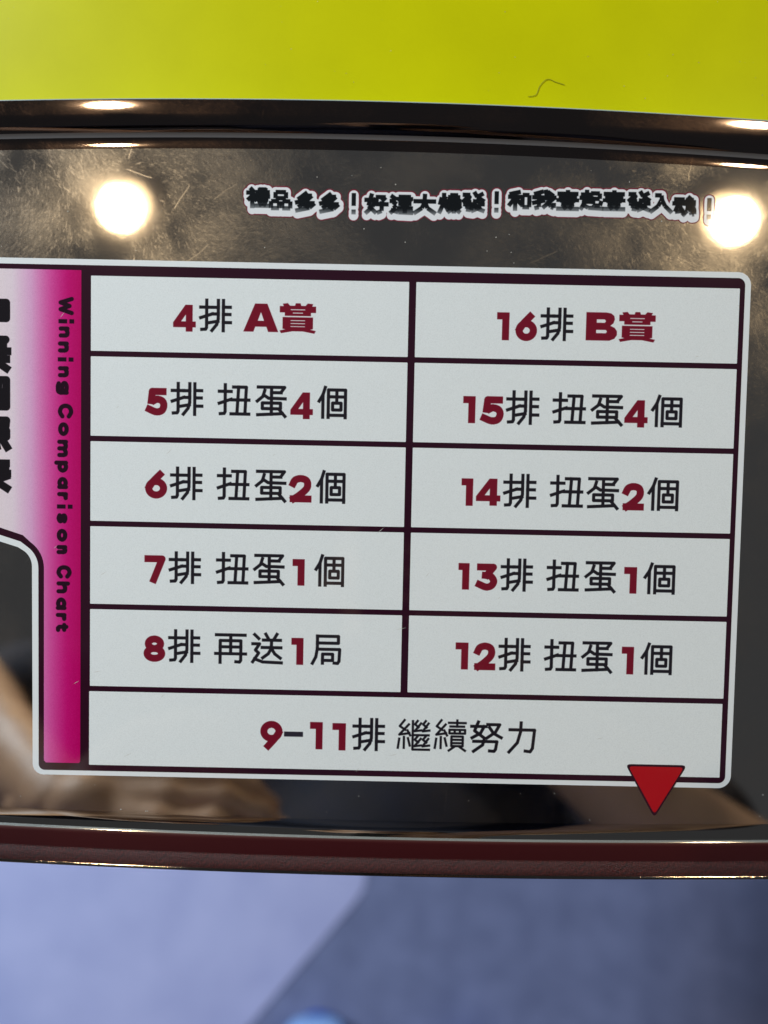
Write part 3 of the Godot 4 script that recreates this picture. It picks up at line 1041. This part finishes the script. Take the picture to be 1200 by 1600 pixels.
func person(eye: Vector3, look: Basis) -> void:
	var o := thing("person", "person in navy shirt and dark trousers leaning over the panel holding a smartphone", "person", Vector3(0, 0, 0.5))
	var base := Vector3(0, 0, 0.5)
	var skin := mat(rgb8(228, 182, 142), 0.5)
	skin.albedo_texture = noise_tex(0.02, rgb8(236, 228, 224), rgb8(255, 255, 255), 256, 4, 41)
	skin.uv1_triplanar = true
	skin.uv1_scale = Vector3.ONE * 4.0
	# joints, in world space
	var sh_l := Vector3(-0.19, 1.44, 0.52)
	var sh_r := Vector3(0.19, 1.44, 0.52)
	var el_l := Vector3(-0.40, 1.30, 0.37)
	var el_r := Vector3(0.27, 1.13, 0.38)
	var wr_l := Vector3(-0.235, 1.135, 0.305)
	var grip := eye + look * Vector3(0.062, -0.115, 0.022)
	var wr_r := grip + Vector3(0.03, -0.02, 0.05)
	var neck := Vector3(0, 1.50, 0.50)
	var head := Vector3(0, 1.63, 0.455)
	var hips := Vector3(0, 0.93, 0.56)
	var bones := [
		[neck, head + Vector3(0, -0.06, 0.02), 0.055, 0.055],
		[head + Vector3(0, 0.035, 0.02), head + Vector3(0, 0.01, 0.01), 0.088, 0.082], [head + Vector3(0, -0.01, -0.005), head + Vector3(0, -0.085, -0.045), 0.066, 0.036],
		[neck, Vector3(0, 1.2, 0.53), 0.07, 0.11], [Vector3(0, 1.2, 0.53), hips, 0.115, 0.12],
		[Vector3(-0.06, 1.36, 0.51), Vector3(0.06, 1.36, 0.51), 0.105, 0.105],
		[neck + Vector3(0, -0.03, 0.01), sh_l, 0.055, 0.052], [neck + Vector3(0, -0.03, 0.01), sh_r, 0.055, 0.052],
		[sh_l, el_l, 0.05, 0.04], [sh_r, el_r, 0.05, 0.04], [el_l, wr_l, 0.041, 0.027], [el_r, wr_r, 0.05, 0.029],
		[hips + Vector3(-0.09, 0, 0), Vector3(-0.1, 0.5, 0.55), 0.09, 0.058], [hips + Vector3(0.09, 0, 0), Vector3(0.12, 0.5, 0.55), 0.09, 0.058],
		[Vector3(-0.1, 0.5, 0.55), Vector3(-0.1, 0.09, 0.56), 0.056, 0.036], [Vector3(0.12, 0.5, 0.55), Vector3(0.13, 0.09, 0.56), 0.056, 0.036],
	]
	# left hand: palm turned to the body, fingers pointing right, slightly curled
	var lh := [[wr_l + Vector3(-0.02, 0.008, 0.012), wr_l + Vector3(0.018, -0.004, -0.004), 0.026, 0.026]]
	var kn := wr_l + Vector3(0.075, -0.004, -0.008)
	for i in 4:
		var off := Vector3(-0.004 * absf(i - 1.2), 0.030 - 0.02 * i, 0.002 * i)
		lh.append([wr_l + Vector3(0.01, off.y * 0.55, -0.002), kn + off, 0.017, 0.0125])
		var l: float = [0.9, 1.0, 0.94, 0.76][i]
		finger(lh, [kn + off, kn + off + Vector3(0.040 * l, 0.002, 0.002), kn + off + Vector3(0.066 * l, 0.0, 0.014), kn + off + Vector3(0.084 * l, -0.003, 0.030)], 0.0098)
	finger(lh, [wr_l + Vector3(0.012, 0.018, -0.012), wr_l + Vector3(0.044, 0.048, -0.024), wr_l + Vector3(0.078, 0.056, -0.028), wr_l + Vector3(0.104, 0.055, -0.026)], 0.0115)
	# right hand: fingers behind the phone's back, thumb on its screen side
	var rh := []
	var pc := Vector3(0.064, -0.095, 0.014)
	rh.append([wr_r, eye + look * (pc + Vector3(0.0, -0.022, 0.006)), 0.026, 0.024])
	for i in 4:
		var y := -0.062 - 0.019 * i
		rh.append([eye + look * (pc + Vector3(0.0, -0.02, 0.006)), eye + look * Vector3(0.064, y, 0.006), 0.019, 0.012])
		var l: float = [0.92, 1.0, 0.94, 0.78][i]
		var f := [Vector3(0.064, y, 0.004), Vector3(0.056, y + 0.002, -0.005), Vector3(0.056 - 0.028 * l, y + 0.005, -0.006), Vector3(0.056 - 0.046 * l, y + 0.007, -0.004)]
		for k in 4:
			f[k] = eye + look * f[k]
		finger(rh, f, 0.0092)
	var th := [Vector3(0.064, -0.10, 0.022), Vector3(0.054, -0.082, 0.028), Vector3(0.042, -0.066, 0.026), Vector3(0.030, -0.056, 0.0245)]
	for k in 4:
		th[k] = eye + look * th[k]
	finger(rh, th, 0.0112)
	# the face
	var fc := [
		[head + Vector3(0, 0.035, 0.02), head + Vector3(0, 0.02, 0.0), 0.086, 0.083], [head + Vector3(0, -0.015, -0.012), head + Vector3(0, -0.085, -0.045), 0.064, 0.034],
		[head + Vector3(0, 0.0, -0.082), head + Vector3(0, -0.034, -0.096), 0.009, 0.013], [head + Vector3(-0.022, -0.064, -0.076), head + Vector3(0.022, -0.064, -0.076), 0.008, 0.008],
		[head + Vector3(-0.046, 0.012, -0.068), head + Vector3(0.046, 0.012, -0.068), 0.012, 0.012],
		[head + Vector3(-0.086, 0.01, 0.02), head + Vector3(-0.082, -0.03, 0.012), 0.014, 0.009], [head + Vector3(0.086, 0.01, 0.02), head + Vector3(0.082, -0.03, 0.012), 0.014, 0.009],
	]
	var bd := part("body", body_mesh([[bones, 0.014, 0.03], [fc, 0.005, 0.014], [lh, 0.0035, 0.006], [rh, 0.0035, 0.005]]), skin, o)
	bd.position = -base
	var eye_m := mat(rgb8(30, 24, 22), 0.2)
	for s in [-1.0, 1.0]:
		var em := SphereMesh.new()
		em.radius = 0.011
		em.height = 0.022
		part("eye", em, eye_m, o).position = head + Vector3(0.033 * s, -0.004, -0.072) - base
	var cloth := mat(rgb8(26, 32, 56), 0.85)
	cloth.albedo_texture = noise_tex(0.03, rgb8(190, 190, 190), rgb8(255, 255, 255), 256, 4, 51)
	cloth.uv1_triplanar = true
	cloth.uv1_scale = Vector3.ONE * 5.0
	var shirt := [
		[neck + Vector3(0, -0.05, 0.01), Vector3(0, 1.2, 0.53), 0.09, 0.135], [Vector3(0, 1.2, 0.53), Vector3(0, 0.90, 0.56), 0.138, 0.145],
		[Vector3(-0.075, 1.36, 0.51), Vector3(0.075, 1.36, 0.51), 0.122, 0.122], [Vector3(-0.06, 1.0, 0.555), Vector3(0.06, 1.0, 0.555), 0.13, 0.13],
		[neck + Vector3(0, -0.04, 0.01), sh_l, 0.065, 0.068], [neck + Vector3(0, -0.04, 0.01), sh_r, 0.065, 0.068],
		[sh_l, sh_l.lerp(el_l, 0.8), 0.07, 0.064], [sh_r, sh_r.lerp(el_r, 0.76), 0.07, 0.066],
	]
	part("shirt", body_mesh([[shirt, 0.013, 0.035]]), cloth, o).position = -base
	var tr := [
		[hips + Vector3(-0.05, 0.02, 0), hips + Vector3(0.05, 0.02, 0), 0.128, 0.128],
		[hips + Vector3(-0.09, -0.03, 0), Vector3(-0.1, 0.5, 0.55), 0.105, 0.076], [hips + Vector3(0.09, -0.03, 0), Vector3(0.12, 0.5, 0.55), 0.105, 0.076],
		[Vector3(-0.1, 0.5, 0.55), Vector3(-0.1, 0.09, 0.56), 0.074, 0.06], [Vector3(0.12, 0.5, 0.55), Vector3(0.13, 0.09, 0.56), 0.074, 0.06],
	]
	part("trousers", body_mesh([[tr, 0.014, 0.03]]), mat(rgb8(34, 34, 40), 0.9), o).position = -base
	var hr := [[head + Vector3(0, 0.05, 0.03), head + Vector3(0, 0.03, 0.045), 0.09, 0.088], [head + Vector3(0, -0.02, 0.06), head + Vector3(0, 0.03, 0.05), 0.06, 0.08]]
	part("hair", body_mesh([[hr, 0.008, 0.03]]), mat(rgb8(24, 20, 18), 0.6), o).position = -base
	# white shoes with blue toe caps
	for s in [[-0.088, "shoe"], [0.14, "shoe"]]:
		var c := Vector3(s[0], 0, 0)
		var up := [[c + Vector3(0, 0.05, 0.55), c + Vector3(0.0, 0.045, 0.37), 0.045, 0.042], [c + Vector3(0, 0.09, 0.56), c + Vector3(0, 0.05, 0.52), 0.05, 0.045]]
		var sole := [[c + Vector3(0, 0.018, 0.57), c + Vector3(0, 0.018, 0.365), 0.036, 0.05]]
		var sh := part("shoe", body_mesh([[up, 0.008, 0.02]]), mat(rgb8(196, 206, 228), 0.6), o)
		sh.position = -base + Vector3(0, 0, -0.02 if s[0] < 0.0 else 0.0)
		var so := part("shoe_sole", body_mesh([[sole, 0.007, 0.01]]), mat(rgb8(40, 100, 215), 0.6), sh)
		so.position = Vector3.ZERO
		var cap := [[c + Vector3(-0.015, 0.045, 0.35), c + Vector3(0.015, 0.045, 0.35), 0.033, 0.033]]
		part("toe_cap", body_mesh([[cap, 0.006, 0.01]]), mat(rgb8(150, 188, 245), 0.5), sh)
